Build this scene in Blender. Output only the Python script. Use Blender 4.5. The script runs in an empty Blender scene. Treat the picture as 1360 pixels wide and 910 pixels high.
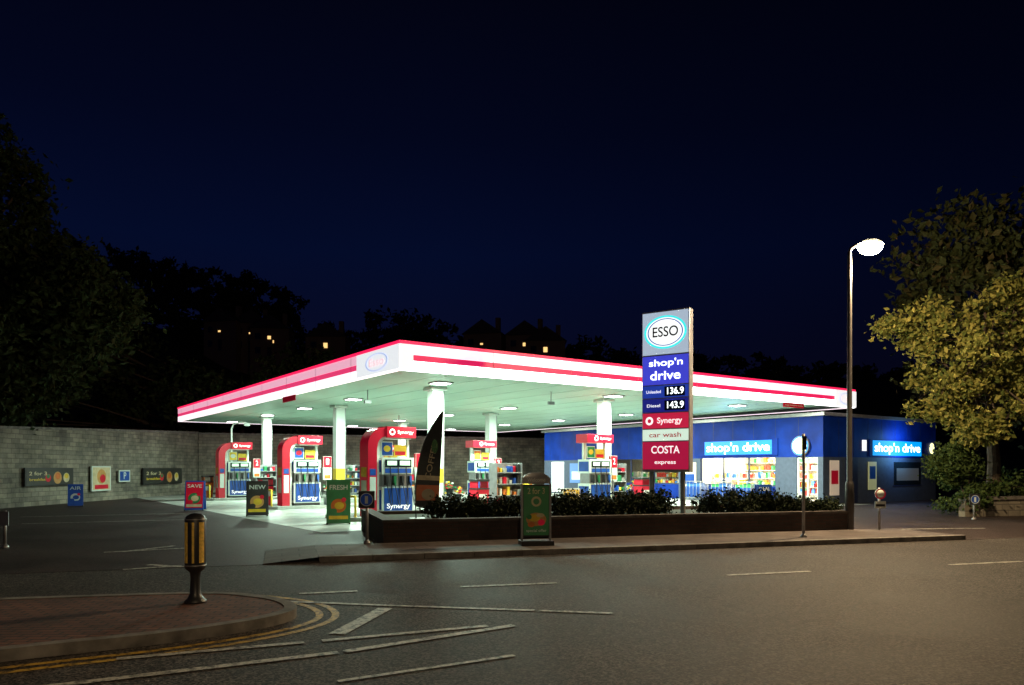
import bpy, math, random
import numpy as np
from mathutils import Matrix, Vector
try:
    _s=open(__file__).read()
    if len(_s)>20000: open('/tmp/s.py','w').write(_s)
except Exception as ex: print('nosave',ex)
random.seed(7); rng=np.random.default_rng(7)
scene=bpy.context.scene
scene.view_settings.view_transform='Standard'; scene.view_settings.look='None'; scene.view_settings.exposure=0; scene.view_settings.gamma=1
R=math.radians
I=Matrix.Identity(4)
def T(x,y,z): return Matrix.Translation((x,y,z))
def RZ(d): return Matrix.Rotation(R(d),4,'Z')
def RX(d): return Matrix.Rotation(R(d),4,'X')
def RY(d): return Matrix.Rotation(R(d),4,'Y')
# tunables: lamp powers
P_DOWN=760; P_DOWN2=900; P_SHOP=480; P_LAMP=4300; P_LAMP_ADDED=1000

# ------------------------------------------------------------ materials
MATS={}
def mat(name,col,rough=.6,metal=0,emit=None,es=0,var=.15,scale=6,bump=0,spec=.5):
    if name in MATS: return MATS[name]
    m=bpy.data.materials.new(name); m.use_nodes=True
    nt=m.node_tree; b=nt.nodes['Principled BSDF']
    b.inputs['Roughness'].default_value=rough; b.inputs['Metallic'].default_value=metal
    b.inputs['Specular IOR Level'].default_value=spec
    tc=nt.nodes.new('ShaderNodeTexCoord')
    n=nt.nodes.new('ShaderNodeTexNoise'); n.inputs['Scale'].default_value=scale; n.inputs['Detail'].default_value=6
    nt.links.new(tc.outputs['Object'],n.inputs['Vector'])
    r=nt.nodes.new('ShaderNodeValToRGB')
    r.color_ramp.elements[0].position=.3; r.color_ramp.elements[1].position=.7
    r.color_ramp.elements[0].color=[max(0,c*(1-var)) for c in col]+[1]
    r.color_ramp.elements[1].color=[min(1,c*(1+var)) for c in col]+[1]
    nt.links.new(n.outputs['Fac'],r.inputs['Fac']); nt.links.new(r.outputs['Color'],b.inputs['Base Color'])
    if emit is not None:
        b.inputs['Emission Color'].default_value=list(emit)+[1]; b.inputs['Emission Strength'].default_value=es
        m.cycles.emission_sampling='NONE'
    if bump:
        bp=nt.nodes.new('ShaderNodeBump'); bp.inputs['Strength'].default_value=bump; bp.inputs['Distance'].default_value=.02
        nt.links.new(n.outputs['Fac'],bp.inputs['Height']); nt.links.new(bp.outputs['Normal'],b.inputs['Normal'])
    MATS[name]=m; return m
def asphalt(name,c0,c1,wet=.62):
    m=bpy.data.materials.new(name); m.use_nodes=True; nt=m.node_tree; L=nt.links; b=nt.nodes['Principled BSDF']
    b.inputs['Specular IOR Level'].default_value=.24
    tc=nt.nodes.new('ShaderNodeTexCoord')
    v=nt.nodes.new('ShaderNodeTexVoronoi'); v.inputs['Scale'].default_value=62; L.new(tc.outputs['Object'],v.inputs['Vector'])
    n=nt.nodes.new('ShaderNodeTexNoise'); n.inputs['Scale'].default_value=.45; n.inputs['Detail'].default_value=9; n.inputs['Roughness'].default_value=.68
    L.new(tc.outputs['Object'],n.inputs['Vector'])
    f=nt.nodes.new('ShaderNodeTexNoise'); f.inputs['Scale'].default_value=26; f.inputs['Detail'].default_value=5; L.new(tc.outputs['Object'],f.inputs['Vector'])
    r=nt.nodes.new('ShaderNodeValToRGB'); e=r.color_ramp.elements
    e[0].position=.44;e[1].position=.84; e[0].color=list(c0)+[1]; e[1].color=list(c1)+[1]
    sep=nt.nodes.new('ShaderNodeSeparateColor'); L.new(v.outputs['Color'],sep.inputs['Color'])
    mx=nt.nodes.new('ShaderNodeMath'); mx.operation='MULTIPLY_ADD'; mx.inputs[1].default_value=.5; L.new(sep.outputs[0],mx.inputs[0])
    m2=nt.nodes.new('ShaderNodeMath'); m2.operation='MULTIPLY'; m2.inputs[1].default_value=.6; L.new(f.outputs['Fac'],m2.inputs[0]); L.new(m2.outputs[0],mx.inputs[2])
    L.new(mx.outputs[0],r.inputs['Fac'])
    mul=nt.nodes.new('ShaderNodeMix'); mul.data_type='RGBA'; mul.blend_type='MULTIPLY'; mul.inputs[0].default_value=1
    r2=nt.nodes.new('ShaderNodeValToRGB'); r2.color_ramp.elements[0].position=.35; r2.color_ramp.elements[1].position=.65
    r2.color_ramp.elements[0].color=(.42,.40,.40,1); r2.color_ramp.elements[1].color=(1.0,1.0,1.0,1); L.new(n.outputs['Fac'],r2.inputs['Fac'])
    L.new(r.outputs['Color'],mul.inputs[6]); L.new(r2.outputs['Color'],mul.inputs[7])
    vc=nt.nodes.new('ShaderNodeTexVoronoi'); vc.feature='DISTANCE_TO_EDGE'; vc.inputs['Scale'].default_value=.33
    add=nt.nodes.new('ShaderNodeVectorMath'); add.operation='ADD'; L.new(tc.outputs['Object'],add.inputs[0]); nn=nt.nodes.new('ShaderNodeTexNoise'); nn.inputs['Scale'].default_value=1.3; nn.inputs['Detail'].default_value=6; L.new(tc.outputs['Object'],nn.inputs['Vector']); L.new(nn.outputs['Color'],add.inputs[1]); L.new(add.outputs[0],vc.inputs['Vector'])
    rc=nt.nodes.new('ShaderNodeMapRange'); rc.inputs[1].default_value=.002; rc.inputs[2].default_value=.006; rc.inputs[3].default_value=.45; rc.inputs[4].default_value=1; L.new(vc.outputs['Distance'],rc.inputs[0])
    mu2=nt.nodes.new('ShaderNodeMix'); mu2.data_type='RGBA'; mu2.blend_type='MULTIPLY'; mu2.inputs[0].default_value=1; L.new(mul.outputs[2],mu2.inputs[6]); L.new(rc.outputs[0],mu2.inputs[7])
    L.new(mu2.outputs[2],b.inputs['Base Color'])
    rr=nt.nodes.new('ShaderNodeMapRange'); rr.inputs[3].default_value=wet-.12; rr.inputs[4].default_value=wet+.15; L.new(n.outputs['Fac'],rr.inputs[0]); L.new(rr.outputs[0],b.inputs['Roughness'])
    bp=nt.nodes.new('ShaderNodeBump'); bp.inputs['Strength'].default_value=.6; bp.inputs['Distance'].default_value=.010
    L.new(mx.outputs[0],bp.inputs['Height']); L.new(bp.outputs['Normal'],b.inputs['Normal'])
    return m
def brickmat(name,c1,c2,mortar,bw=.45,bh=.15,swz=True,bump=.5,rough=.85):
    m=bpy.data.materials.new(name); m.use_nodes=True; nt=m.node_tree; L=nt.links; b=nt.nodes['Principled BSDF']
    tc=nt.nodes.new('ShaderNodeTexCoord'); br=nt.nodes.new('ShaderNodeTexBrick')
    if swz:
        s=nt.nodes.new('ShaderNodeSeparateXYZ'); c=nt.nodes.new('ShaderNodeCombineXYZ'); L.new(tc.outputs['Object'],s.inputs[0]); L.new(s.outputs[0],c.inputs[0]); L.new(s.outputs[2],c.inputs[1]); L.new(c.outputs[0],br.inputs['Vector'])
    else: L.new(tc.outputs['Object'],br.inputs['Vector'])
    br.inputs['Scale'].default_value=1; br.inputs['Brick Width'].default_value=bw; br.inputs['Row Height'].default_value=bh
    br.inputs['Mortar Size'].default_value=.012; br.inputs['Color1'].default_value=list(c1)+[1]; br.inputs['Color2'].default_value=list(c2)+[1]; br.inputs['Mortar'].default_value=list(mortar)+[1]
    n=nt.nodes.new('ShaderNodeTexNoise'); n.inputs['Scale'].default_value=.8; n.inputs['Detail'].default_value=8; n.inputs['Roughness'].default_value=.7; L.new(tc.outputs['Object'],n.inputs['Vector'])
    r=nt.nodes.new('ShaderNodeValToRGB'); r.color_ramp.elements[0].position=.35;r.color_ramp.elements[1].position=.62; r.color_ramp.elements[0].color=(.4,.4,.4,1); r.color_ramp.elements[1].color=(1,1,1,1); L.new(n.outputs['Fac'],r.inputs['Fac'])
    mul=nt.nodes.new('ShaderNodeMix'); mul.data_type='RGBA'; mul.blend_type='MULTIPLY'; mul.inputs[0].default_value=1
    L.new(br.outputs['Color'],mul.inputs[6]); L.new(r.outputs['Color'],mul.inputs[7]); L.new(mul.outputs[2],b.inputs['Base Color'])
    b.inputs['Roughness'].default_value=rough
    bp=nt.nodes.new('ShaderNodeBump'); bp.inputs['Strength'].default_value=bump; bp.inputs['Distance'].default_value=.02; bp.invert=True
    L.new(br.outputs['Fac'],bp.inputs['Height']); L.new(bp.outputs['Normal'],b.inputs['Normal'])
    return m
def leafmat(name,cols,trans=.3):
    m=bpy.data.materials.new(name); m.use_nodes=True; nt=m.node_tree; L=nt.links; b=nt.nodes['Principled BSDF']
    g=nt.nodes.new('ShaderNodeNewGeometry'); r=nt.nodes.new('ShaderNodeValToRGB')
    el=r.color_ramp.elements
    while len(el)<len(cols): el.new(.5)
    for i,c in enumerate(cols): el[i].position=i/(len(cols)-1); el[i].color=list(c)+[1]
    L.new(g.outputs['Random Per Island'],r.inputs['Fac'])
    L.new(r.outputs['Color'],b.inputs['Base Color']); b.inputs['Roughness'].default_value=.7; b.inputs['Specular IOR Level'].default_value=.12
    tr=nt.nodes.new('ShaderNodeBsdfTranslucent'); L.new(r.outputs['Color'],tr.inputs['Color'])
    mx=nt.nodes.new('ShaderNodeMixShader'); mx.inputs[0].default_value=trans
    out=nt.nodes['Material Output']; L.new(b.outputs[0],mx.inputs[1]); L.new(tr.outputs[0],mx.inputs[2]); L.new(mx.outputs[0],out.inputs['Surface'])
    return m
def E(name,col,s,base=None):
    return mat(name,base if base else [min(.8,c) for c in col],.5,0,col,s,var=.03)

# ------------------------------------------------------------ mesh builder
class MB:
    def __init__(s): s.v=[];s.f=[];s.mi=[];s.ms=[];s.sm=[]
    def _m(s,m):
        if m not in s.ms: s.ms.append(m)
        return s.ms.index(m)
    def add(s,vs,fs,m,M=I,smooth=False):
        o=len(s.v); k=s._m(m)
        s.v+= [tuple(M@Vector(v)) for v in vs]
        for f in fs: s.f.append([i+o for i in f]); s.mi.append(k); s.sm.append(smooth)
    def box(s,x0,x1,y0,y1,z0,z1,m,M=I):
        vs=[(x0,y0,z0),(x1,y0,z0),(x1,y1,z0),(x0,y1,z0),(x0,y0,z1),(x1,y0,z1),(x1,y1,z1),(x0,y1,z1)]
        s.add(vs,[(0,3,2,1),(4,5,6,7),(0,1,5,4),(1,2,6,5),(2,3,7,6),(3,0,4,7)],m,M)
    def prism(s,poly,z0,z1,m,M=I,mtop=None):
        n=len(poly); vs=[(x,y,z0) for x,y in poly]+[(x,y,z1) for x,y in poly]
        s.add(vs,[tuple(range(n-1,-1,-1))]+[(i,(i+1)%n,(i+1)%n+n,i+n) for i in range(n)],m,M)
        s.add([(x,y,z1) for x,y in poly],[tuple(range(n))],mtop or m,M)
    def extr(s,poly,y0,y1,m,M=I):
        n=len(poly); vs=[(x,y0,z) for x,z in poly]+[(x,y1,z) for x,z in poly]
        s.add(vs,[tuple(range(n)),tuple(range(2*n-1,n-1,-1))]+[((i+1)%n,i,i+n,(i+1)%n+n) for i in range(n)],m,M)
    def lathe(s,prof,m,M=I,n=24,smooth=True):
        vs=[];fs=[]
        for r,z in prof:
            for i in range(n):
                a=2*math.pi*i/n; vs.append((r*math.cos(a),r*math.sin(a),z))
        for j in range(len(prof)-1):
            for i in range(n): fs.append((j*n+i,j*n+(i+1)%n,(j+1)*n+(i+1)%n,(j+1)*n+i))
        fs.append(tuple(range(n-1,-1,-1))); fs.append(tuple((len(prof)-1)*n+i for i in range(n)))
        s.add(vs,fs,m,M,smooth)
    def tube(s,pts,rad,m,M=I,n=8):
        if not hasattr(rad,'__len__'): rad=[rad]*len(pts)
        P=[Vector(p) for p in pts]; vs=[];fs=[]
        for j,p in enumerate(P):
            d=(P[min(j+1,len(P)-1)]-P[max(j-1,0)]).normalized()
            u=d.orthogonal().normalized() if j==0 else (u-d*u.dot(d)).normalized()
            w=d.cross(u)
            for i in range(n):
                a=2*math.pi*i/n; vs.append(tuple(p+(u*math.cos(a)+w*math.sin(a))*rad[j]))
        for j in range(len(P)-1):
            for i in range(n): fs.append((j*n+i,j*n+(i+1)%n,(j+1)*n+(i+1)%n,(j+1)*n+i))
        fs.append(tuple(range(n-1,-1,-1))); fs.append(tuple((len(P)-1)*n+i for i in range(n)))
        s.add(vs,fs,m,M,True)
    def disc(s,cx,cz,rx,rz,y,m,M=I,n=40,inner=0):
        if inner:
            vs=[(cx+rx*k*math.cos(2*math.pi*i/n),y,cz+rz*k*math.sin(2*math.pi*i/n)) for k in (1,inner) for i in range(n)]
            s.add(vs,[(i,(i+1)%n,(i+1)%n+n,i+n) for i in range(n)],m,M)
        else:
            s.add([(cx+rx*math.cos(2*math.pi*i/n),y,cz+rz*math.sin(2*math.pi*i/n)) for i in range(n)],[tuple(range(n))],m,M)
    def quad(s,ps,m,M=I): s.add(ps,[(0,1,2,3)],m,M)
    def obj(s,name,parent=None,M=I,bevel=0):
        me=bpy.data.meshes.new(name); me.from_pydata(s.v,[],s.f)
        for m in s.ms: me.materials.append(m)
        me.polygons.foreach_set('material_index',s.mi); me.polygons.foreach_set('use_smooth',s.sm); me.update()
        o=bpy.data.objects.new(name,me); scene.collection.objects.link(o)
        if parent: o.parent=parent
        o.matrix_local=M
        if bevel:
            b=o.modifiers.new('b','BEVEL'); b.width=bevel; b.segments=2; b.limit_method='ANGLE'; b.angle_limit=R(50)
        return o
def empty(name,M=I):
    o=bpy.data.objects.new(name,None); scene.collection.objects.link(o); o.matrix_local=M; o.empty_display_size=.2; return o
def text(name,s,w,h,M,m,parent,off=.012):
    c=bpy.data.curves.new(name,'FONT'); c.body=s; c.size=1; c.align_x='CENTER'; c.align_y='CENTER'; c.offset=off
    c.materials.append(m); o=bpy.data.objects.new(name,c); scene.collection.objects.link(o)
    bpy.context.view_layer.update(); d=o.dimensions
    sx=w/max(d.x,.01); sy=h/max(d.y,.01)
    if parent: o.parent=parent
    o.matrix_local=M@Matrix.Diagonal((sx,sy,1,1)); return o
def light(name,kind,energy,col,M,parent=None,size=.3):
    l=bpy.data.lights.new(name,kind); l.energy=energy; l.color=col
    if kind=='AREA': l.size=size
    else: l.shadow_soft_size=size
    o=bpy.data.objects.new(name,l); scene.collection.objects.link(o)
    if parent: o.parent=parent
    o.matrix_local=M; return o
FRONT=RX(90)
LEFT=RZ(-90)@RX(90)

# ------------------------------------------------------------ colours
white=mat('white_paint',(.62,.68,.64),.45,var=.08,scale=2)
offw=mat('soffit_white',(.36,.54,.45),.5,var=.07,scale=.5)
grey=mat('grey_metal',(.3,.3,.31),.4,.6)
dark=mat('black_plastic',(.02,.02,.022),.4)
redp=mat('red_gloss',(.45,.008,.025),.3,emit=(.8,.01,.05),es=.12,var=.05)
bluep=mat('blue_panel',(.01,.06,.30),.35,emit=(.01,.1,.5),es=.05)
conc=mat('concrete',(.3,.3,.28),.8,var=.25,scale=3,bump=.2)
kerbm=mat('kerb_stone',(.17,.155,.14),.85,var=.45,scale=5,bump=.4)
galv=mat('galvanised_steel',(.35,.36,.36),.45,.7)
green=mat('green_panel',(.02,.2,.07),.4); yellow=mat('yellow_panel',(.7,.48,.03),.5); orange=mat('orange_panel',(.6,.15,.02),.5)
brown=mat('bark',(.07,.05,.035),.9,var=.4,scale=12,bump=.6)
ewhite=E('lit_white',(1,1,1),1.0)
screen=mat('dark_screen',(.01,.015,.02),.1)

# ------------------------------------------------------------ world (night sky)
w=bpy.data.worlds.new('World'); scene.world=w; w.use_nodes=True; nt=w.node_tree; L=nt.links
bg=nt.nodes['Background']; tc=nt.nodes.new('ShaderNodeTexCoord'); sp=nt.nodes.new('ShaderNodeSeparateXYZ'); L.new(tc.outputs['Generated'],sp.inputs[0])
r=nt.nodes.new('ShaderNodeValToRGB'); el=r.color_ramp.elements
for i in range(3): el.new(.5)
for i,(p,c) in enumerate([(0,(.0048,.0034,.011)),(.14,(.0024,.0032,.0165)),(.27,(.0012,.0036,.0215)),(.40,(.0009,.0020,.0115)),(.60,(.0008,.0009,.0035))]):
    el[i].position=p; el[i].color=list(c)+[1]
L.new(sp.outputs[2],r.inputs['Fac'])
mr=nt.nodes.new('ShaderNodeMapRange'); mr.inputs[1].default_value=-.1; mr.inputs[2].default_value=.6; mr.inputs[3].default_value=1; mr.inputs[4].default_value=.4; L.new(sp.outputs[0],mr.inputs[0])
ml=nt.nodes.new('ShaderNodeMix'); ml.data_type='RGBA'; ml.blend_type='MULTIPLY'; ml.inputs[0].default_value=1
L.new(r.outputs['Color'],ml.inputs[6]); L.new(mr.outputs[0],ml.inputs[7]); L.new(ml.outputs[2],bg.inputs['Color']); bg.inputs['Strength'].default_value=1.0

# ------------------------------------------------------------ camera
cam=bpy.data.cameras.new('camera'); co=bpy.data.objects.new('camera',cam); scene.collection.objects.link(co); scene.camera=co
cam.sensor_width=36; cam.lens=26.47; cam.clip_end=5000; cam.shift_y=167/1360
co.location=(0,0,1.6); co.rotation_euler=(R(90),0,0)

# ------------------------------------------------------------ ground and roads
def rn(r_,n_): return (.956*r_-.292*n_, .292*r_+.956*n_)
earth=mat('dark_earth',(.035,.04,.02),.95,var=.4,scale=1)
b=MB(); b.quad([(-2500,-2500,0),(2500,-2500,0),(2500,2500,0),(-2500,2500,0)],earth); b.obj('ground')
asph=asphalt('asphalt_road',(.010,.009,.009),(.21,.18,.16),wet=.72)
asph2=asphalt('asphalt_forecourt',(.03,.020,.020),(.11,.08,.075),wet=.6)
b=MB(); b.quad([rn(-120,-30)+(.004,),rn(120,-30)+(.004,),rn(120,15.0)+(.004,),rn(-120,15.0)+(.004,)],asph); b.obj('road')
b=MB(); b.prism([rn(-40,13.1),rn(60,13.1),(60,45),(-2,64),(-24,50),(-24,30),(-50,25)],.002,.008,asph2); b.obj('forecourt')

VA=35.3
C=(-3.06,20.8)
F=T(C[0],C[1],0)@RZ(VA)
slab=brickmat('concrete_slabs',(.50,.52,.48),(.43,.45,.42),(.10,.10,.10),bw=6,bh=4.5,swz=False,bump=.1,rough=.5)
b=MB(); b.prism([(-2.6,-.8),(22.6,-.8),(22.6,29.5),(-2.6,29.5)],.009,.013,slab); b.obj('forecourt_slab',None,F)

pave=brickmat('paving_slabs',(.13,.105,.10),(.10,.08,.075),(.04,.035,.03),bw=.6,bh=.45,swz=False,bump=.3)
red_pave=brickmat('red_block_paving',(.22,.085,.055),(.14,.055,.04),(.04,.03,.025),bw=.2,bh=.1,swz=False,bump=.4)
def footway(name,r0,r1,n0,n1):
    b=MB()
    b.prism([(r0,n0+.13),(r1,n0+.13),(r1,n1),(r0,n1)],.0,.10,pave)
    k=r0
    while k<r1-.01:
        e=min(k+.9,r1)
        b.box(k+.004,e-.004,n0,n0+.127,0,.108,kerbm); k+=.9
    b.prism([(r0-.9,n0),(r0-.003,n0),(r0-.003,n1),(r0-.9,n1)],.0,.02,pave)
    b.add([(r0-.9,n0,.021),(r0-.003,n0,.1),(r0-.003,n1,.1),(r0-.9,n1,.021)],[(0,1,2,3)],pave)
    b.obj(name,None,RZ(17.0),bevel=.01)
footway('pavement',.6,14.6,13.1,15.19)
footway('pavement',21.5,80,13.1,16.4)
footway('pavement',-70,-15.5,13.1,15.6)
b=MB(); b.prism([(-1,-4),(60,-4),(60,2.2),(-1,2.2)],0,.1,pave); b.box(-1,60,2.203,2.33,0,.112,kerbm); b.obj('pavement',None,RZ(17.0))

def catmull(P,k=6):
    out=[]
    for i in range(len(P)-1):
        p0=Vector(P[max(i-1,0)]);p1=Vector(P[i]);p2=Vector(P[i+1]);p3=Vector(P[min(i+2,len(P)-1)])
        for j in range(k):
            t=j/k; out.append(.5*((2*p1)+(p2-p0)*t+(2*p0-5*p1+4*p2-p3)*t*t+(3*p1-p0-3*p2+p3)*t**3))
    out.append(Vector(P[-1])); return out
def offs(P,d):
    o=[]
    for i,p in enumerate(P):
        t=(P[min(i+1,len(P)-1)]-P[max(i-1,0)]).normalized(); n=Vector((t.y,-t.x)); o.append(p+n*d)
    return o
corner=[(-16,-2.7),(-9.0,2.55),(-5.6,5.12),(-4.2,6.2),(-3.25,6.78),(-2.65,7.3),(-2.35,7.75),(-2.33,8.15),(-2.6,8.6),(-3.05,8.92),(-3.66,9.1),(-5,8.88),(-9,7.95),(-30,3.05)]
cp=catmull(corner,6)
inn=offs(cp,-.13)
b=MB(); b.prism([tuple(p) for p in inn]+[(-32,-16)],0,.10,kerbm,mtop=red_pave)
for i in range(len(cp)-1):
    a0,a1,c1,c0=cp[i],cp[i+1],inn[i+1],inn[i]
    b.prism([tuple(a0),tuple(a1),tuple(c1),tuple(c0)],0,.108,kerbm)
b.obj('pavement')
def paint(name,col):
    m=bpy.data.materials.new(name); m.use_nodes=True; nt=m.node_tree; L=nt.links; p=nt.nodes['Principled BSDF']; p.inputs['Roughness'].default_value=.6
    tc=nt.nodes.new('ShaderNodeTexCoord'); n=nt.nodes.new('ShaderNodeTexNoise'); n.inputs['Scale'].default_value=11; n.inputs['Detail'].default_value=10; n.inputs['Roughness'].default_value=.8
    L.new(tc.outputs['Object'],n.inputs['Vector']); r=nt.nodes.new('ShaderNodeValToRGB'); r.color_ramp.elements[0].position=.42; r.color_ramp.elements[1].position=.54
    r.color_ramp.elements[0].color=[c*.12 for c in col]+[1]; r.color_ramp.elements[1].color=list(col)+[1]
    L.new(n.outputs['Fac'],r.inputs['Fac']); L.new(r.outputs['Color'],p.inputs['Base Color']); return m
wp=paint('worn_white_paint',(.55,.53,.47)); yp=paint('worn_yellow_paint',(.62,.38,.05))
def strip(b,p,q,w,m,z=.012):
    p=Vector(p);q=Vector(q);t=(q-p).normalized();n=Vector((-t.y,t.x))*w/2
    b.quad([(*(p-n),z),(*(q-n),z),(*(q+n),z),(*(p+n),z)],m)
b=MB()
for d0,d1 in ((.2,.28),(.37,.45)):
    A=offs(cp[6:-9],d0);B=offs(cp[6:-9],d1)
    for i in range(len(A)-1): b.quad([(*A[i],.008),(*B[i],.008),(*B[i+1],.008),(*A[i+1],.008)],yp)
b.obj('yellow_road_marking')
b=MB()
strip(b,(-.69,10.1),(.62,10.45),.1,wp)
strip(b,(-2.7,9.55),(-2.0,9.75),.1,wp)
strip(b,(3.2,11.2),(4.6,11.62),.1,wp); strip(b,(7.2,12.4),(8.7,12.85),.1,wp); strip(b,(11.5,13.7),(13,14.2),.1,wp)
strip(b,(-2.75,9.0),(-1.39,8.72),.085,wp); strip(b,(-1.39,8.72),(.25,8.42),.085,wp); strip(b,(.3,8.41),(1.1,8.25),.085,wp,.0125)
strip(b,(-1.68,7.22),(-1.44,8.55),.17,wp)
strip(b,(-3.3,6.28),(-1.9,6.88),.09,wp); strip(b,(-1.75,6.94),(-.25,7.6),.09,wp)
strip(b,(-3.45,5.45),(-1.5,6.5),.1,wp,.0125); strip(b,(-1.45,6.53),(.02,7.62),.1,wp,.0125)
strip(b,(-1.3,5.62),(.02,6.4),.06,wp)
b.obj('white_road_marking')
b=MB()
strip(b,(-7.4,14.3),(-6.9,15.4),.12,wp,.015); strip(b,(-7.7,14.2),(-6.4,15.0),.12,wp,.0155)
strip(b,(-6.1,11.8),(-5.4,12.3),.12,wp,.0125); strip(b,(-6.0,12.4),(-5.3,12.15),.12,wp,.0129)
strip(b,(9.5,19.5),(12.5,19.9),.12,wp,.016)
strip(b,(-14,21.5),(-9.5,23.5),.1,wp,.015); strip(b,(-16,24.5),(-11.5,26.5),.1,wp,.015)
b.obj('forecourt_marking')

# ------------------------------------------------------------ canopy
can=empty('station_canopy',F)
A,B_=22.4,28.0
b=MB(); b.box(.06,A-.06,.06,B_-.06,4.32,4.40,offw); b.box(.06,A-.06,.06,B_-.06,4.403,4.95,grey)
seam=mat('soffit_seam',(.2,.3,.26),.6)
x=1.5
while x<A: b.box(x,x+.02,.1,B_-.1,4.316,4.3195,seam); x+=1.5
b.obj('soffit',can)
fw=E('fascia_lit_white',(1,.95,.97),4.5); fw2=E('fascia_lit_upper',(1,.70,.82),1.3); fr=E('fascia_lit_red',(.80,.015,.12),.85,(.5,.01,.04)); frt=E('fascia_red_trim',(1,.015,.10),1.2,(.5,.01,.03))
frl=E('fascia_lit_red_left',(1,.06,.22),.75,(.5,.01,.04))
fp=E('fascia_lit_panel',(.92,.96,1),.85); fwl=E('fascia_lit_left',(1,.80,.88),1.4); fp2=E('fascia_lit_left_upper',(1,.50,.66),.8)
for m in (fw,fw2): m.cycles.emission_sampling='AUTO'
b=MB()
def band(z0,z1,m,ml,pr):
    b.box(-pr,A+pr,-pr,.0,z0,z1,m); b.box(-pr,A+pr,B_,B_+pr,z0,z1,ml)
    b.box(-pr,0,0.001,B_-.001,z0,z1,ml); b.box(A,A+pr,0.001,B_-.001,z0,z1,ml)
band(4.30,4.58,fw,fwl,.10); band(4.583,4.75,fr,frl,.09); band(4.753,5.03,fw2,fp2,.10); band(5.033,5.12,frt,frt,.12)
b.obj('fascia',can)
b=MB()
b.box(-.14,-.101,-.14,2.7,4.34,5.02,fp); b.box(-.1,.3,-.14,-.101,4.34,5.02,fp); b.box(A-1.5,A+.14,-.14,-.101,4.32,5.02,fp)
x=3.0
while x<A-1.6: b.box(x,x+.012,-.106,-.1003,4.31,5.02,seam); x+=3.0
y=3.2
while y<B_: b.box(-.106,-.1003,y,y+.012,4.31,5.02,seam); y+=3.0
rl=E('logo_blue',(.45,.55,.9),.85); rr_=E('logo_red',(.95,.55,.6),.85)
b.disc(A-.7,4.67,.5,.26,-.145,rl,inner=.82)
b.disc(0,0,.75,.26,-.145,rl,RZ(-90)@T(-1.3,0,4.67),inner=.88)
b.obj('fascia_panel',can)
text('logo_text','Esso',.7,.2,T(A-.7,-.15,4.67)@FRONT,rr_,can)
text('logo_text','Esso',1.0,.22,T(-.15,1.3,4.67)@LEFT,rr_,can)
cols=[(3.0,3.4),(3.2,12.2),(2.9,21.3),(10.6,3.4),(11.1,12.2),(10.9,21.3)]
b=MB()
for a,bb in cols:
    b.box(a-.2,a+.2,bb-.2,bb+.2,.14,4.31,white); b.box(a-.27,a+.27,bb-.27,bb+.27,.13,.5,grey); b.box(a-.3,a+.3,bb-.3,bb+.3,4.2,4.312,white)
    b.box(a-.205,a+.205,bb-.205,bb+.205,1.1,1.6,yellow); b.tube([(a+.23,bb-.15,.5),(a+.23,bb-.15,4.2)],.03,grey)
b.obj('columns',can,bevel=.02)
lamp_e=E('downlight',(.95,1,.95),14)
b=MB()
for a in (2.4,9.8,17.0):
    for bb in (2.0,8.8,14.2,19.5,26.0):
        b.box(a-.3,a+.3,bb-.3,bb+.3,4.275,4.313,grey); b.box(a-.24,a+.24,bb-.24,bb+.24,4.262,4.272,lamp_e)
        if bb not in (14.2,26.0): light('downlight_lamp','AREA',P_DOWN if a<17 else P_DOWN2,(.72,1,.80) if a<17 else (.9,1,.78),T(a,bb,4.25),can,.5)
b.obj('downlights',can)
b=MB()
for a,bb in ((1.5,5.5),(7,2.2),(6,9),(13,6),(14.5,3),(8,16)):
    b.tube([(a,bb,4.31),(a,bb,3.95)],.02,grey); b.box(a-.12,a+.12,bb-.05,bb+.05,3.85,3.96,grey)
b.obj('cctv_cameras',can)
b=MB(); b.box(-.12,-.1,8.2,9.6,4.08,4.29,redp); b.box(17.2,18.6,-.12,-.1,4.1,4.29,redp); b.obj('height_sign',can)
text('clearance_text','max height 4.2m',1.2,.1,T(17.9,-.125,4.19)@FRONT,white,can)

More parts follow.
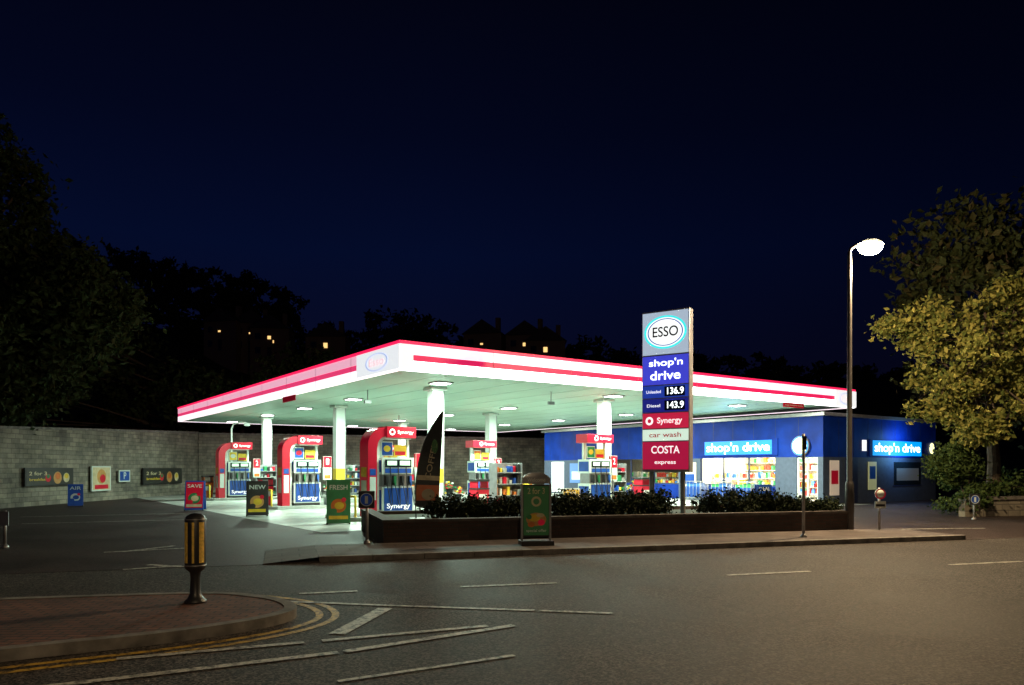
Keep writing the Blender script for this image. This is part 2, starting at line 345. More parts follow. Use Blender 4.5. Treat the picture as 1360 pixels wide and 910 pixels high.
# ------------------------------------------------------------ pump islands + pumps
def arc(cx,cz,r,a0,a1,n=8): return [(cx+r*math.cos(R(a0+(a1-a0)*i/n)),cz+r*math.sin(R(a0+(a1-a0)*i/n))) for i in range(n+1)]
synw=E('synergy_white',(1,1,1),.8)
lcd=E('lcd',(.6,.8,.6),.6)
noz=mat('nozzle_blue',(.02,.1,.4),.4)
def catmull3(P,k=3):
    out=[]
    for i in range(len(P)-1):
        p0=Vector(P[max(i-1,0)]);p1=Vector(P[i]);p2=Vector(P[i+1]);p3=Vector(P[min(i+2,len(P)-1)])
        for j in range(k):
            t=j/k; out.append(.5*((2*p1)+(p2-p0)*t+(2*p0-5*p1+4*p2-p3)*t*t+(3*p1-p0-3*p2+p3)*t**3))
    out.append(Vector(P[-1])); return out
def pump(a,bb,arch):
    M=F@T(a,bb,.13); p=empty('fuel_pump',M)
    b=MB()
    if arch:
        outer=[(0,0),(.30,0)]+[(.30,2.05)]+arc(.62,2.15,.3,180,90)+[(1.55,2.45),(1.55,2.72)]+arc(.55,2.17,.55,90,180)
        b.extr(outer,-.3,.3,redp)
        inner=[(.323,0),(.40,0),(.40,2.05)]+arc(.68,2.1,.28,180,90)+[(1.5,2.38),(1.5,2.445)]+arc(.63,2.145,.3,90,180)
        b.extr(inner,-.24,.24,white)
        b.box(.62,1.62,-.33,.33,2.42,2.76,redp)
        b.box(.06,.26,-.306,-.301,.5,1.2,white); b.box(.06,.26,-.306,-.301,1.25,1.45,bluep)
        b.box(-.006,-.001,-.2,.2,.5,1.1,white); b.box(-.006,-.001,-.2,.2,1.2,1.5,yellow)
    else:
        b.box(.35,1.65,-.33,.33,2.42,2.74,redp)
        b.box(.4,.455,-.05,.05,1.8,2.42,white)
    b.box(1.44,1.52,-.05,.05,1.8,2.42,white); b.box(.46,.54,-.05,.05,1.8,2.415,white)
    b.disc(.8,2.59,.1,.1,-.334,synw,inner=.55)
    b.obj('arch' if arch else 'header',p,bevel=.012)
    text('header_text','Synergy',.55,.13,T(1.25,-.335,2.59)@FRONT,synw,p)
    b=MB()
    b.box(.48,1.52,-.3,.3,0,.1,dark); b.box(.45,1.55,-.33,.33,.103,.9,white); b.box(.52,1.48,-.345,-.332,.14,.86,bluep)
    b.box(.5,1.5,-.27,.27,.903,1.28,grey)
    b.box(.45,1.55,-.33,.33,1.283,1.8,white); b.box(.55,1.45,-.345,-.332,1.5,1.74,screen)
    b.box(.62,.95,-.347,-.346,1.56,1.7,lcd); b.box(1.05,1.4,-.347,-.346,1.56,1.7,lcd)
    b.box(.55,1.45,-.342,-.332,1.32,1.46,bluep)
    b.box(.446,.449,-.28,.28,.2,.8,bluep); b.box(.446,.449,-.28,.28,1.35,1.72,bluep)
    b.box(.56,.95,-.06,-.03,1.85,2.3,white); b.box(.58,.93,-.065,-.061,1.88,2.27,random.choice([green,orange,bluep,yellow])); b.disc(.75,2.08,.12,.1,-.067,random.choice([yellow,white,redp]),n=18)
    b.box(1.0,1.42,-.05,-.02,1.85,2.2,yellow); b.box(1.03,1.39,-.055,-.051,1.88,2.0,redp)
    cols_=[dark,green,dark,noz]
    for i in range(4):
        x=.6+.27*i
        b.box(x-.05,x+.05,-.33,-.271,.95,1.24,dark); b.box(x-.035,x+.035,-.40,-.331,1.02,1.22,cols_[i]); b.box(x-.015,x+.015,-.42,-.36,.93,1.05,cols_[i])
        hp=[(x,-.38,.95),(x+.03,-.44,.7),(x+.08,-.46,.4),(x+.13,-.44,.32),(x+.17,-.40,.5),(x+.16,-.36,.95),(x+.13,-.34,1.5)]
        b.tube([(h.x,h.y,h.z) for h in catmull3(hp)],.014,dark,n=6)
    b.obj('dispenser',p,bevel=.01)
    text('panel_text','Synergy',.8,.2,T(1.0,-.35,.3)@FRONT,synw,p)
    b=MB(); b.box(1.9,1.96,-.03,.03,0,1.0,grey); b.box(1.76,2.1,-.06,.06,1.0,1.95,white); b.box(1.77,2.09,-.068,-.062,1.5,1.94,redp); b.box(1.755,1.758,-.05,.05,1.5,1.94,redp)
    b.box(1.80,2.06,-.066,-.062,1.05,1.2,orange); b.obj('number_board',p,bevel=.006)
    text('number','%d'%random.randint(1,8),.12,.24,T(1.93,-.072,1.72)@FRONT,synw,p)
for bb in (2.7,10.6,20.1):
    b=MB()
    y0,y1=bb-.7,bb+1.9
    b.prism([(-.2,y0),(12.9,y0),(13.2,y0+.3),(13.2,y1-.3),(12.9,y1),(-.2,y1),(-.5,y1-.3),(-.5,y0+.3)],.014,.13,conc)
    b.tube([(-.35,y0+.3,.13),(-.35,y0+.3,.75),(-.35,y1-.5,.75),(-.35,y1-.5,.13)],.04,yellow)
    b.obj('pump_island',None,F,bevel=.02)
    pump(.1,bb,True); pump(8.5,bb,False)

def bin_(X,Y,rot,col,z=0,name='litter_bin'):
    b=MB()
    b.add([(-.2,-.2,0),(.2,-.2,0),(.2,.2,0),(-.2,.2,0),(-.25,-.25,.75),(.25,-.25,.75),(.25,.25,.75),(-.25,.25,.75)],[(0,3,2,1),(4,5,6,7),(0,1,5,4),(1,2,6,5),(2,3,7,6),(3,0,4,7)],col)
    b.box(-.26,.26,-.26,.26,.753,.8,dark); b.box(-.23,-.18,-.23,.23,.8,1.02,col); b.box(.18,.23,-.23,.23,.8,1.02,col); b.box(-.26,.26,-.26,.26,1.02,1.1,dark)
    b.box(-.15,.15,-.25,-.236,.35,.6,white); b.obj(name,None,T(X,Y,z)@RZ(rot),bevel=.015)
def fp_(a,bb): v=F@Vector((a,bb,0)); return v.x,v.y
for a,bb,c in ((4.3,2.7,redp),(4.3,10.6,yellow),(4.3,20.1,redp),(12.2,2.9,redp),(12.2,10.8,yellow),(-.15,11.6,redp),(-.1,21.2,orange)):
    X,Y=fp_(a,bb); bin_(X,Y,VA,c,.13)
def stand(a,bb,nm='merchandise_stand'):
    X,Y=fp_(a,bb); b=MB()
    for z in (.1,.5,.9,1.3):
        b.box(-.55,.55,-.25,.25,z,z+.03,grey)
        for i in range(7):
            h=random.uniform(.1,.3); m=random.choice([redp,yellow,bluep,white,green,orange,dark,conc]); x=-.52+.15*i
            b.box(x,x+random.uniform(.08,.14),-.22+random.uniform(0,.1),.1,z+.031,z+.03+h,m)
    for x in (-.55,.52): b.box(x,x+.03,-.25,.25,0,1.65,grey)
    b.box(-.52,.52,.22,.25,.1,1.65,grey)
    b.obj(nm,None,T(X,Y,.13)@RZ(VA),bevel=.01)
stand(5.6,3.0); stand(5.8,11.0); stand(7.2,20.4); stand(7.1,11.2); stand(11.9,4.3); stand(2.6,20.6)
def flowers(a,bb):
    X,Y=fp_(a,bb); b=MB()
    for k in range(3):
        M_=T(-.35+.35*k,0,.3+(k%2)*.2); b.lathe([(.1,0),(.14,.26),(.15,.26)],dark,M_,n=14)
        for j in range(26):
            d=Vector((random.gauss(0,.09),random.gauss(0,.09),random.uniform(.28,.5))); b.box(d.x-.03,d.x+.03,d.y-.03,d.y+.03,d.z-.02,d.z+.03,random.choice([green,green,redp,yellow,orange,white]),M_@RZ(random.uniform(0,90)))
    b.box(-.5,.5,-.16,.16,.26,.295,grey); b.box(-.5,-.46,-.16,.16,0,.259,grey); b.box(.46,.5,-.16,.16,0,.259,grey); b.box(-.13,.13,-.15,.15,.296,.495,grey)
    b.obj('flower_stand',None,T(X,Y,.13)@RZ(VA))
flowers(3.9,4.0); flowers(2.3,10.2); flowers(6.5,2.6); flowers(13.0,4.0)

# ------------------------------------------------------------ shop
shop=empty('station_shop',F)
bw_=mat('blue_cladding',(.002,.022,.20),.55,emit=(.0,.03,.4),es=.03,var=.3,scale=1.5,spec=.15); lw=mat('lower_wall',(.05,.07,.12),.6); frame=mat('window_frame',(.02,.03,.08),.4)
b=MB(); x0,x1=20.5,20.7
for s0,s1 in ((.401,.45),(1.5,2.6),(7.05,8.5),(14,19.8)): b.box(x0,x1,s0,s1,0,2.1,lw)
b.box(x0,x1,2.6,7.05,0,.75,bw_); b.box(x0,x1,8.5,14,0,.75,bw_)
b.box(x0,x1,.2,20,2.102,3.9,bw_)
b.box(20.5,30.5,.2,.4,0,2.1,lw); b.box(20.702,30.5,.2,.4,2.102,3.9,bw_); b.box(30.3,30.5,.402,19.8,0,3.9,bw_); b.box(20.5,30.5,19.802,20,0,2.1,lw); b.box(20.702,30.5,19.802,20,2.103,3.9,bw_)
for y in np.arange(1.4,20,1.2): b.box(20.494,20.4985,y,y+.015,2.11,3.89,dark)
for x in np.arange(21.7,30.4,1.2): b.box(x,x+.015,.194,.1985,2.11,3.89,dark)
b.obj('walls',shop)
b=MB(); b.box(20.35,30.7,.05,20.15,3.903,4.05,grey); b.box(23,24.5,8,10,4.05,4.26,galv); b.obj('roof',shop)
b=MB()
for y in (2.6,4.1,5.6,7.0): b.box(20.56,20.64,y,y+.06,.75,2.1,frame)
for y in (8.5,10.3,12.1,13.94): b.box(20.56,20.64,y,y+.06,.75,2.1,frame)
b.box(20.55,20.65,2.6,7.06,.755,.82,frame); b.box(20.55,20.65,8.5,14,.755,.82,frame)
for y in (.45,.95,1.44): b.box(20.55,20.65,y,y+.06,0.02,2.1,white)
b.box(20.55,20.65,.51,1.44,2.02,2.1,white)
b.obj('window_frames',shop)
inn_w=mat('interior_wall',(.75,.72,.6),.7); b=MB()
b.box(25.5,25.6,.42,19.7,.02,2.75,inn_w); b.box(20.71,25.5,.42,19.7,2.7,2.74,inn_w); b.box(20.71,25.5,.42,19.7,.015,.03,conc); b.box(20.75,25.4,7.8,7.9,.03,2.69,inn_w)
b.obj('interior',shop)
b=MB()
pc=[mat('pack_%d'%i,c,.5) for i,c in enumerate([(.7,.05,.03),(.8,.6,.05),(.05,.2,.6),(.75,.75,.7),(.75,.75,.7),(.7,.65,.5),(.05,.4,.12),(.7,.3,.05)])]
for sx in (22.3,25.2):
    for y in np.arange(.8,14,.22):
        for z in (.3,.7,1.1,1.5,1.9):
            if sx<23 and z>1.2: continue
            if random.random()<.85: b.box(sx,sx+.2,y,y+random.uniform(.12,.2),z,z+random.uniform(.18,.32),random.choice(pc))
for z in (.27,.67,1.07,1.47,1.87):
    b.box(25.0,25.45,.6,14,z,z+.025,white)
    if z<1.2: b.box(22.2,22.7,1.9,7.5,z,z+.025,white)
b.obj('shop_shelves',shop)
tube_e=E('strip_light',(1,.97,.8),9)
b=MB()
for y in (1.2,3.5,6,9.5,12.5):
    b.box(21.3,25,y,y+.12,2.66,2.69,tube_e)
    if y!=9.5: light('shop_lamp','AREA',P_SHOP if y<8 else 60,(1,.93,.68),T(22.8,y,2.62),shop,1.6)
b.obj('strip_lights',shop)
cy=E('sign_glow_blue',(.0,.36,1),1.0,(.01,.1,.5)); sgn=E('sign_letters',(.85,1,1),3.2)
b=MB(); b.box(20.44,20.499,2.45,7.0,2.2,2.98,bw_); b.box(24.2,29.1,.14,.199,2.15,2.95,bw_)
b.box(20.43,20.439,2.75,6.7,2.26,2.92,cy); b.box(24.4,28.9,.13,.139,2.2,2.9,cy)
ylw=E('sign_yellow',(1,.95,.45),1.8)
b.disc(0,0,.42,.42,0,cy,T(20.36,1.25,2.6)@RZ(-90)); b.disc(0,0,.36,.36,0,ylw,T(20.355,1.25,2.6)@RZ(-90))
b.disc(30.0,2.6,.25,.28,.15,ylw); b.box(23.6,23.9,.15,.198,2.4,2.9,ewhite)
b.lathe([(.45,0),(.45,.12)],grey,T(20.49,1.25,2.6)@RY(-90))
b.obj('shop_signs',shop)
for w_,M_ in ((3.7,T(20.42,4.72,2.6)@LEFT),(4.2,T(26.65,.12,2.56)@FRONT)):
    text('sign_text',"shop'n drive",w_,.56,M_,sgn,shop,.01)
light('sign_lamp','AREA',45,(.2,.55,1),T(19.9,4.7,2.6)@RY(-90)@RY(180),shop,1.2)
light('sign_lamp','AREA',60,(.2,.55,1),T(26.65,-.5,2.6)@RX(-90)@RX(180),shop,1.5)
b=MB()
post=[E('poster_a',(.5,.55,.3),.25),E('poster_b',(.1,.2,.5),.3),E('poster_c',(.6,.5,.4),.35)]
b.box(21.0,21.7,.17,.199,.4,1.95,post[2]); b.box(24.1,24.8,.17,.199,.6,1.9,post[0]); b.box(26.4,28.9,.17,.199,.8,1.9,screen); b.box(26.3,29.0,.18,.198,.72,.79,frame)
b.box(21.08,21.62,.165,.169,.9,1.5,redp); b.box(24.2,24.7,.165,.169,1.1,1.7,bluep)
b.box(26.6,28.7,.165,.169,1.0,1.6,E('poster_d',(.12,.12,.12),.2)); b.box(22.2,23.2,.17,.199,.02,2.08,frame)
b.box(20.47,20.499,14.6,15.8,.7,1.9,post[0]); b.box(20.47,20.499,16.2,17.4,.7,1.9,post[1]); b.box(20.47,20.499,18,19.2,.1,2.0,E('kiosk_light',(.8,.95,1),.9))
b.box(20.46,20.469,14.8,15.6,1.1,1.6,yellow); b.box(20.46,20.469,16.4,17.2,.9,1.4,white)
b.box(20.47,20.499,7.3,8.3,.6,1.9,post[2]); b.box(20.46,20.469,7.4,8.2,.8,1.3,bluep)
b.obj('posters',shop)
for y,c in ((3.2,bluep),(4.6,bluep),(6.2,bluep)):
    b=MB(); b.box(0,.6,0,1.1,.1,.16,grey)
    for i in range(6): b.tube([(.02+.1*i,0,.1),(.02+.1*i,0,.95)],.012,grey); b.tube([(0,.22*i,.1),(0,.22*i,.95)],.012,grey)
    b.box(.05,.55,.05,1.05,.16,.7,c); b.box(.1,.5,.1,.5,.7,.88,random.choice(pc)); b.box(.1,.5,.55,.95,.7,.84,random.choice(pc)); b.box(0,.6,0,1.1,.93,.96,grey)
    b.obj('display_cage',None,F@T(19.5,y,.0))

# ------------------------------------------------------------ price sign
PS=empty('price_sign',T(4.12,20.0,0)@RZ(-35))
b=MB(); W=.675
b.box(-W,W,-.12,.13,1.5,5.78,mat('sign_casing',(.32,.33,.38),.4,.3)); b.box(-.5,-.38,-.05,.05,.4,1.5,grey); b.box(.38,.5,-.05,.05,.4,1.5,grey); b.obj('casing',PS,bevel=.02)
b=MB(); y=-.128
panels=[(4.62,5.74,E('ps_white',(.42,.52,.65),.85)),(3.82,4.58,E('ps_violet',(.06,.07,.75),.75)),(3.47,3.79,E('ps_blue',(.02,.06,.5),.6)),(3.09,3.44,E('ps_navy',(.015,.02,.28),.6)),(2.66,3.06,E('ps_red',(.75,.02,.08),.6)),(2.33,2.63,E('ps_white2',(.7,.9,.75),.85)),(1.57,2.3,E('ps_dred',(.55,.01,.07),.6))]
for z0,z1,m in panels: b.box(-W+.03,W-.03,y,-.121,z0,z1,m)
b.obj('panels',PS)
b=MB(); cyn=E('ps_cyan',(.05,.85,.85),1.0); blu=E('ps_logo_blue',(.01,.08,.5),.7); wl=E('ps_oval_white',(.95,1,1),1.1)
b.disc(0,5.2,.60,.44,-.1305,cyn); b.disc(0,5.2,.54,.39,-.132,wl); b.disc(0,5.2,.50,.36,-.1325,blu,inner=.94)
b.disc(-.45,2.86,.11,.11,-.131,ewhite,inner=.5)
for z in (3.63,3.26): b.box(-.02,.55,-.1315,-.129,z-.13,z+.13,mat('price_bg',(.0,.0,.02),.3))
b.obj('logo_ring',PS)
dk=E('ps_letters_red',(.45,.01,.03),.5); yy=-.134; ewb=E('text_bright',(.9,1,1),2.2)
for s_,w_,h_,x_,z_,m_ in (('ESSO',.72,.27,0,5.2,mat('ps_dark_text',(.05,.02,.05),.5)),("shop'n",.95,.24,.02,4.39,ewb),("drive",.85,.24,.0,4.05,ewb),('136.9',.46,.18,.27,3.63,ewb),('143.9',.46,.18,.27,3.26,ewb),('Unleaded',.42,.08,-.33,3.63,ewhite),('Diesel',.38,.08,-.33,3.26,ewhite),('Synergy',.7,.2,.12,2.86,ewhite),('car wash',.9,.13,0,2.48,dk),('COSTA',.8,.2,0,2.08,ewhite),('express',.6,.1,0,1.76,ewhite)):
    text('sign_text',s_,w_,h_,T(x_,yy,z_)@FRONT,m_,PS)

# ------------------------------------------------------------ planter and hedges
pbrick=brickmat('planter_brick',(.085,.045,.035),(.055,.035,.03),(.05,.045,.04),bw=.225,bh=.075)
cop=mat('planter_coping',(.07,.06,.055),.9,var=.4,scale=5,bump=.4)
b=MB(); r0,r1,n0,n1=1.95,13.25,15.2,19.6
b.box(r0,r1,n0,n0+.22,.0,.5,pbrick); b.box(r0-.02,r1+.02,n0-.03,n0+.25,.503,.56,cop)
b.box(r0,r0+.22,n0+.25,n1,.0,.5,pbrick); b.box(r0-.02,r0+.25,n0+.253,n1,.503,.56,cop)
b.box(r1-.22,r1,n0+.25,n1,.0,.5,pbrick); b.box(r1-.25,r1+.02,n0+.253,n1,.503,.56,cop)
b.box(r0+.22,r1-.22,n1-.22,n1,0,.5,pbrick); b.box(r0+.22,r1-.22,n0+.22,n1-.22,0,.42,earth)
b.obj('brick_planter',None,RZ(17))
def leaves(b_pts,size,m,name,trunk=None,M=I):
    N=len(b_pts); c=np.array(b_pts)
    a=rng.normal(size=(N,3)); a/=np.linalg.norm(a,axis=1,keepdims=True)
    t=rng.normal(size=(N,3)); u=np.cross(a,t); u/=np.linalg.norm(u,axis=1,keepdims=True); v=np.cross(a,u)
    s=size*rng.uniform(.6,1.3,size=(N,1))
    V=np.stack([c-u*s,c-v*s*.55+a*s*.15,c+u*s,c+v*s*.55+a*s*.15],axis=1).reshape(-1,3)
    me=bpy.data.meshes.new(name)
    vs=V.tolist(); fs=[(4*i,4*i+1,4*i+2,4*i+3) for i in range(N)]; k=len(vs)
    tv=[];tf=[]
    if trunk: tv=trunk.v; tf=[[i+k for i in f] for f in trunk.f]
    me.from_pydata(vs+tv,[],fs+tf); me.materials.append(m)
    if trunk: me.materials.append(brown)
    me.polygons.foreach_set('material_index',[0]*N+[1]*len(tf)); me.update()
    o=bpy.data.objects.new(name,me); scene.collection.objects.link(o); o.matrix_local=M; return o
def clumps(blobs,per,n,sig,shell=.75):
    out=[];cc=[]
    for (cx,cy,cz,rx,ry,rz) in blobs:
        for i in range(per):
            d=rng.normal(size=3); d/=np.linalg.norm(d); rr=rng.uniform(shell,1.0) if rng.random()<.8 else rng.uniform(.2,shell)
            q=np.array([cx+d[0]*rx*rr,cy+d[1]*ry*rr,cz+d[2]*rz*rr]); cc.append(q)
            k=int(n*rng.uniform(.5,1.4)); out.append(q+rng.normal(size=(k,3))*np.array([sig,sig,sig*.7])*rng.uniform(.6,1.3))
    return np.concatenate(out),cc
hedge_m=leafmat('hedge_leaf',[(.008,.014,.004),(.016,.026,.008),(.012,.02,.007),(.026,.03,.01)],.0)
def hedge(X0,Y0,X1,Y1,h,wd):
    L_=math.hypot(X1-X0,Y1-Y0); k=max(2,int(L_/.4)); bl=[]
    for i in range(k+1):
        t=i/k; hh=h*rng.uniform(.85,1.1); bl.append((X0+(X1-X0)*t,Y0+(Y1-Y0)*t+rng.uniform(-.1,.1),.45+hh*.42,.45,wd*.5,hh*.6))
    P,_=clumps(bl,44,42,.085,.4); tr=MB()
    for q in bl: tr.tube([(q[0],q[1],.4),(q[0]+.05,q[1],.6),(q[0]-.05,q[1],.5+h*.6)],[.03,.025,.01],brown,n=5)
    leaves(P,.042,hedge_m,'hedge',trunk=tr)
hedge(-1.5,17.0,.1,17.5,.5,1.2); hedge(1.1,17.3,3.5,18.1,.62,1.3); hedge(4.9,18.5,6.6,18.9,.58,1.1); hedge(6.9,18.8,8.0,19.1,.38,1.0)

# ------------------------------------------------------------ boundary wall
stone=brickmat('old_stone_wall',(.34,.30,.23),(.2,.18,.15),(.13,.12,.10),bw=.5,bh=.2)
def wall(name,p,q,h0,h1,th=.35,capm=kerbm,m=stone):
    p=Vector(p);q=Vector(q);d=q-p; Lw=d.length; ang=math.degrees(math.atan2(d.y,d.x)); b=MB()
    b.extr([(0,0),(Lw,0),(Lw,h1),(0,h0)],0,th,m); b.extr([(-.0,h0+.002),(Lw,h1+.002),(Lw,h1+.1),(-.0,h0+.1)],-.05,th+.05,capm)
    return b.obj(name,None,T(p.x,p.y,0)@RZ(ang))
wall('stone_wall',(-20.5,48.3),(-20.5,14),3.85,2.6)
wall('stone_wall',(-20.2,48.5),(3,60),3.8,3.9)
wall('stone_wall',(3.2,60),(16,52),3.9,3.9)
def poster(y0,y1,z0,z1,mats,name='wall_poster'):
    p=empty(name,T(-20.05,(y0+y1)/2,(z0+z1)/2)@RZ(90)); w2=(y1-y0)/2;h2=(z1-z0)/2
    b=MB(); b.box(-w2,w2,-.07,0,-h2,h2,mats[0]); b.box(-w2+.08,w2-.08,-.074,-.071,-h2+.06,h2-.06,mats[1])
    return p,w2,h2,b
pd=mat('poster_dark',(.03,.03,.025),.5); cream=mat('poster_cream',(.6,.5,.3),.5); bun=mat('poster_bun',(.55,.28,.08),.6)
def food(y0,y1,z0,z1):
    p,w2,h2,b=poster(y0,y1,z0,z1,(dark,pd))
    for k,(x,s) in enumerate(((w2*.3,.7),(w2*.68,.55),(-w2*.1,.45))):
        b.disc(x,-.05,h2*s*1.1,h2*s,-.0745-.001*k,[bun,cream,redp][k],n=20); b.disc(x,.02,h2*s*.7,h2*s*.55,-.079-.001*k,[orange,yellow,green][k],n=16)
    b.obj('board',p); text('poster_text','2 for 3',w2*.7,h2*.4,T(-w2*.5,-.076,h2*.35)@FRONT,cream,p); text('poster_text','breakfast',w2*.7,h2*.3,T(-w2*.5,-.076,-h2*.3)@FRONT,yellow,p)
food(30.9,34.3,.85,1.62); food(40.8,45.6,.7,1.6)
p,w2,h2,b=poster(35.8,37.5,.5,1.7,(white,cream)); b.disc(0,.1,.4,.35,-.075,bun); b.disc(.1,.0,.25,.2,-.076,redp); b.box(-.6,.6,-.0765,-.0742,-.5,-.3,redp); b.obj('board',p)
p,w2,h2,b=poster(38.3,39.4,.9,1.5,(white,bluep)); b.obj('board',p); text('poster_text','P',.25,.35,T(0,-.076,0)@FRONT,white,p)

# ------------------------------------------------------------ a-boards
def aboard(X,Y,rot,h,wd,mats,txt,z=0,name='sandwich_board'):
    p=empty(name,T(X,Y,z)@RZ(rot)); b=MB()
    for s in (1,-1):
        Mx=RZ(0 if s==1 else 180)@T(0,-.28,0)@RX(-12)
        b.box(-wd/2,wd/2,-.02,.02,.05,h,mats[0],Mx); b.box(-wd/2+.04,wd/2-.04,-.025,-.021,.12,h-.05,mats[1],Mx)
        b.disc(0,h*.42,wd*.32,wd*.3,-.027,mats[2],Mx,n=24); b.disc(.02,h*.42,wd*.2,wd*.16,-.029,mats[3],Mx,n=20)
        b.disc(-wd*.2,h*.3,wd*.14,wd*.12,-.031,mats[1],Mx,n=16); b.disc(wd*.22,h*.55,wd*.1,wd*.1,-.031,redp,Mx,n=16)
        b.box(-wd*.4,wd*.4,-.028,-.026,.16,.26,mats[3],Mx)
    b.box(-wd/2,-wd/2+.04,-.3,.3,.02,.06,dark); b.box(wd/2-.04,wd/2,-.3,.3,.02,.06,dark)
    b.obj('panels',p,bevel=.006)
    text('board_text',txt,wd*.75,.14,T(0,-.28,0)@RX(-12)@T(0,-.03,h*.82)@FRONT,white,p)
aboard(-11.9,28.3,12,1.15,.68,(bluep,redp,green,cream),'SAVE')
aboard(-8.45,25.0,15,1.2,.68,(dark,pd,bun,yellow),'NEW')
aboard(-4.95,21.5,12,1.3,.66,(green,green,orange,yellow),'FRESH')
aboard(-18.2,31.4,28,.95,.55,(bluep,bluep,white,bluep),'AIR')
aboard(9.6,28.8,10,1.0,.6,(bluep,bluep,white,redp),'DEAL')
aboard(1.9,24.5,10,.95,.6,(white,yellow,redp,white),'OIL',.013)
p=empty('pavement_sign',T(.47,14.75,.1)@RZ(8)); b=MB()
b.box(-.32,.32,-.22,.22,0,.09,dark); b.box(-.3,-.26,-.03,.03,.09,1.2,grey); b.box(.26,.3,-.03,.03,.09,1.2,grey)
b.box(-.27,.27,-.025,.025,.16,1.18,dark); b.box(-.25,.25,-.03,-.026,.19,1.15,mat('poster_deepgreen',(.02,.09,.03),.5,emit=(.03,.12,.03),es=.12))
b.box(-.28,.28,-.04,.04,1.2,1.32,grey); b.lathe([(.26,-.03),(.26,.03)],grey,T(0,0,1.3)@RX(90)@Matrix.Diagonal((1,.45,1,1)))
b.disc(0,.5,.2,.13,-.032,bun); b.disc(-.04,.53,.12,.07,-.034,yellow); b.disc(.1,.44,.07,.06,-.036,redp); b.disc(-.1,.4,.07,.05,-.036,orange); b.disc(0,.85,.1,.1,-.032,cream,inner=.6); b.disc(.08,.58,.08,.04,-.037,cream); b.disc(-.14,.55,.05,.05,-.038,green)
b.obj('frame',p,bevel=.008); text('sign_text','2 for 3',.34,.12,T(0,-.034,1.05)@FRONT,cream,p); text('sign_text','special offer',.4,.07,T(0,-.034,.28)@FRONT,white,p); text('sign_text','Welcome',.36,.07,T(0,-.045,1.27)@FRONT,white,p)
# feather flag: pole on the curved left edge
b=MB(); N=20
fl=[mat('flag_dark',(.022,.028,.032),.7),mat('flag_orange',(.42,.13,.06),.7),mat('flag_green',(.05,.16,.06),.7),mat('flag_cream',(.4,.35,.25),.7)]
pl=[];pr=[]
for i in range(N+1):
    t=i/N; xl=-.30+.62*t**2.6; z=.72+2.2*t**.92; xr=.22+.10*t; pl.append((xl,0,z)); pr.append((max(xr,xl+.004),.05*math.sin(6*t),min(z,.78+2.12*t) if i else .60))
for i in range(N):
    m=fl[0]
    if i in (1,2,3): m=fl[1]
    if i==5: m=fl[3]
    b.quad([pl[i],pr[i],pr[i+1],pl[i+1]],m)
b.tube([(-.30,0,.42)]+[(x-.012,y,z) for x,y,z in pl],.014,dark); b.disc(-.03,1.0,.15,.13,-.06,fl[3],n=20); b.disc(.12,2.1,.07,.16,-.07,fl[2],n=20)
b.box(-.45,-.1,-.2,.2,.42,.46,grey)
fo=b.obj('feather_flag',None,T(-1.9,17.3,0)@RZ(10))
text('flag_text','COFFEE',.85,.13,T(.04,-.07,1.75)@RY(-78)@FRONT,fl[3],fo)

# ------------------------------------------------------------ road bollard
b=MB(); X,Y=-3.54,8.42
b.lathe([(.12,0),(.12,.02),(.085,.05),(.06,.10),(.052,.28),(.06,.34),(.105,.38),(.112,.40),(.112,.92),(.10,.96),(.06,.99),(.01,1.0)],dark,n=32)
refl=mat('reflective_yellow',(.62,.38,.07),.35,emit=(.6,.38,.05),es=.03,var=.35,scale=25)
for a in (-140,-92,-44,40,90,140):
    vs=[]; ww=16 if a!=-92 else 6
    for z in (.45,.90):
        for k in range(5):
            aa=R(a-ww+ww/2*k); vs.append((.1145*math.cos(aa),.1145*math.sin(aa),z))
    b.add(vs,[(i,i+1,i+6,i+5) for i in range(4)],refl)
b.lathe([(.115,.925),(.115,.935)],grey,n=32); b.lathe([(.115,.41),(.115,.425)],grey,n=32)
b.obj('traffic_bollard',None,T(X,Y,.10)@RZ(12))

# ------------------------------------------------------------ small post signs
def postsign(X,Y,z,h,kind,name='post_sign'):
    b=MB(); b.tube([(0,0,0),(0,0,h)],.03,grey); b.lathe([(.07,0),(.07,.03),(.035,.08)],grey)
    if kind=='blue':
        b.box(-.16,.16,-.05,-.03,h-.34,h,dark); b.disc(0,h-.17,.13,.13,-.053,bluep); b.disc(0,h-.17,.13,.13,-.054,white,inner=.9); b.box(-.03,.03,-.056,-.0545,h-.25,h-.1,white)
    elif kind=='red':
        b.lathe([(.13,-.01),(.13,.01)],white,T(0,-.05,h-.15)@RX(90)); b.disc(0,h-.15,.13,.13,-.063,redp,inner=.75); b.box(-.13,.13,-.06,-.045,h-.5,h-.33,white); b.box(-.11,.11,-.063,-.061,h-.46,h-.4,dark)
        b.lathe([(.22,0),(.2,.06),(.08,.09)],dark)
    elif kind=='plain':
        b.box(-.1,.1,-.05,-.036,h-.3,h-.02,galv)
    b.obj(name,None,T(X,Y,z))
postsign(-2.88,14.95,.1,1.05,'blue','keep_left_sign')
postsign(8.95,18.35,.008,1.12,'red','roundel_sign')
postsign(14.3,23.3,.008,.8,'blue','keep_left_sign')
postsign(-10.1,15.0,.008,.75,'plain','marker_post')
b=MB(); b.tube([(0,0,0),(0,0,2.25)],.035,grey); b.lathe([(.07,0),(.07,.03),(.035,.08)],grey); b.box(-.05,.05,-.05,-.036,1.9,2.2,dark); b.obj('sign_post',None,T(6.35,16.4,.1))
b=MB(); b.tube([(0,0,0),(0,0,3.7),(.1,0,3.95),(.5,0,4.05),(.8,0,4.0)],.045,white); b.box(.7,.95,-.08,.08,3.85,4.0,white); b.obj('cctv_pole',None,T(-14.9,40,0))

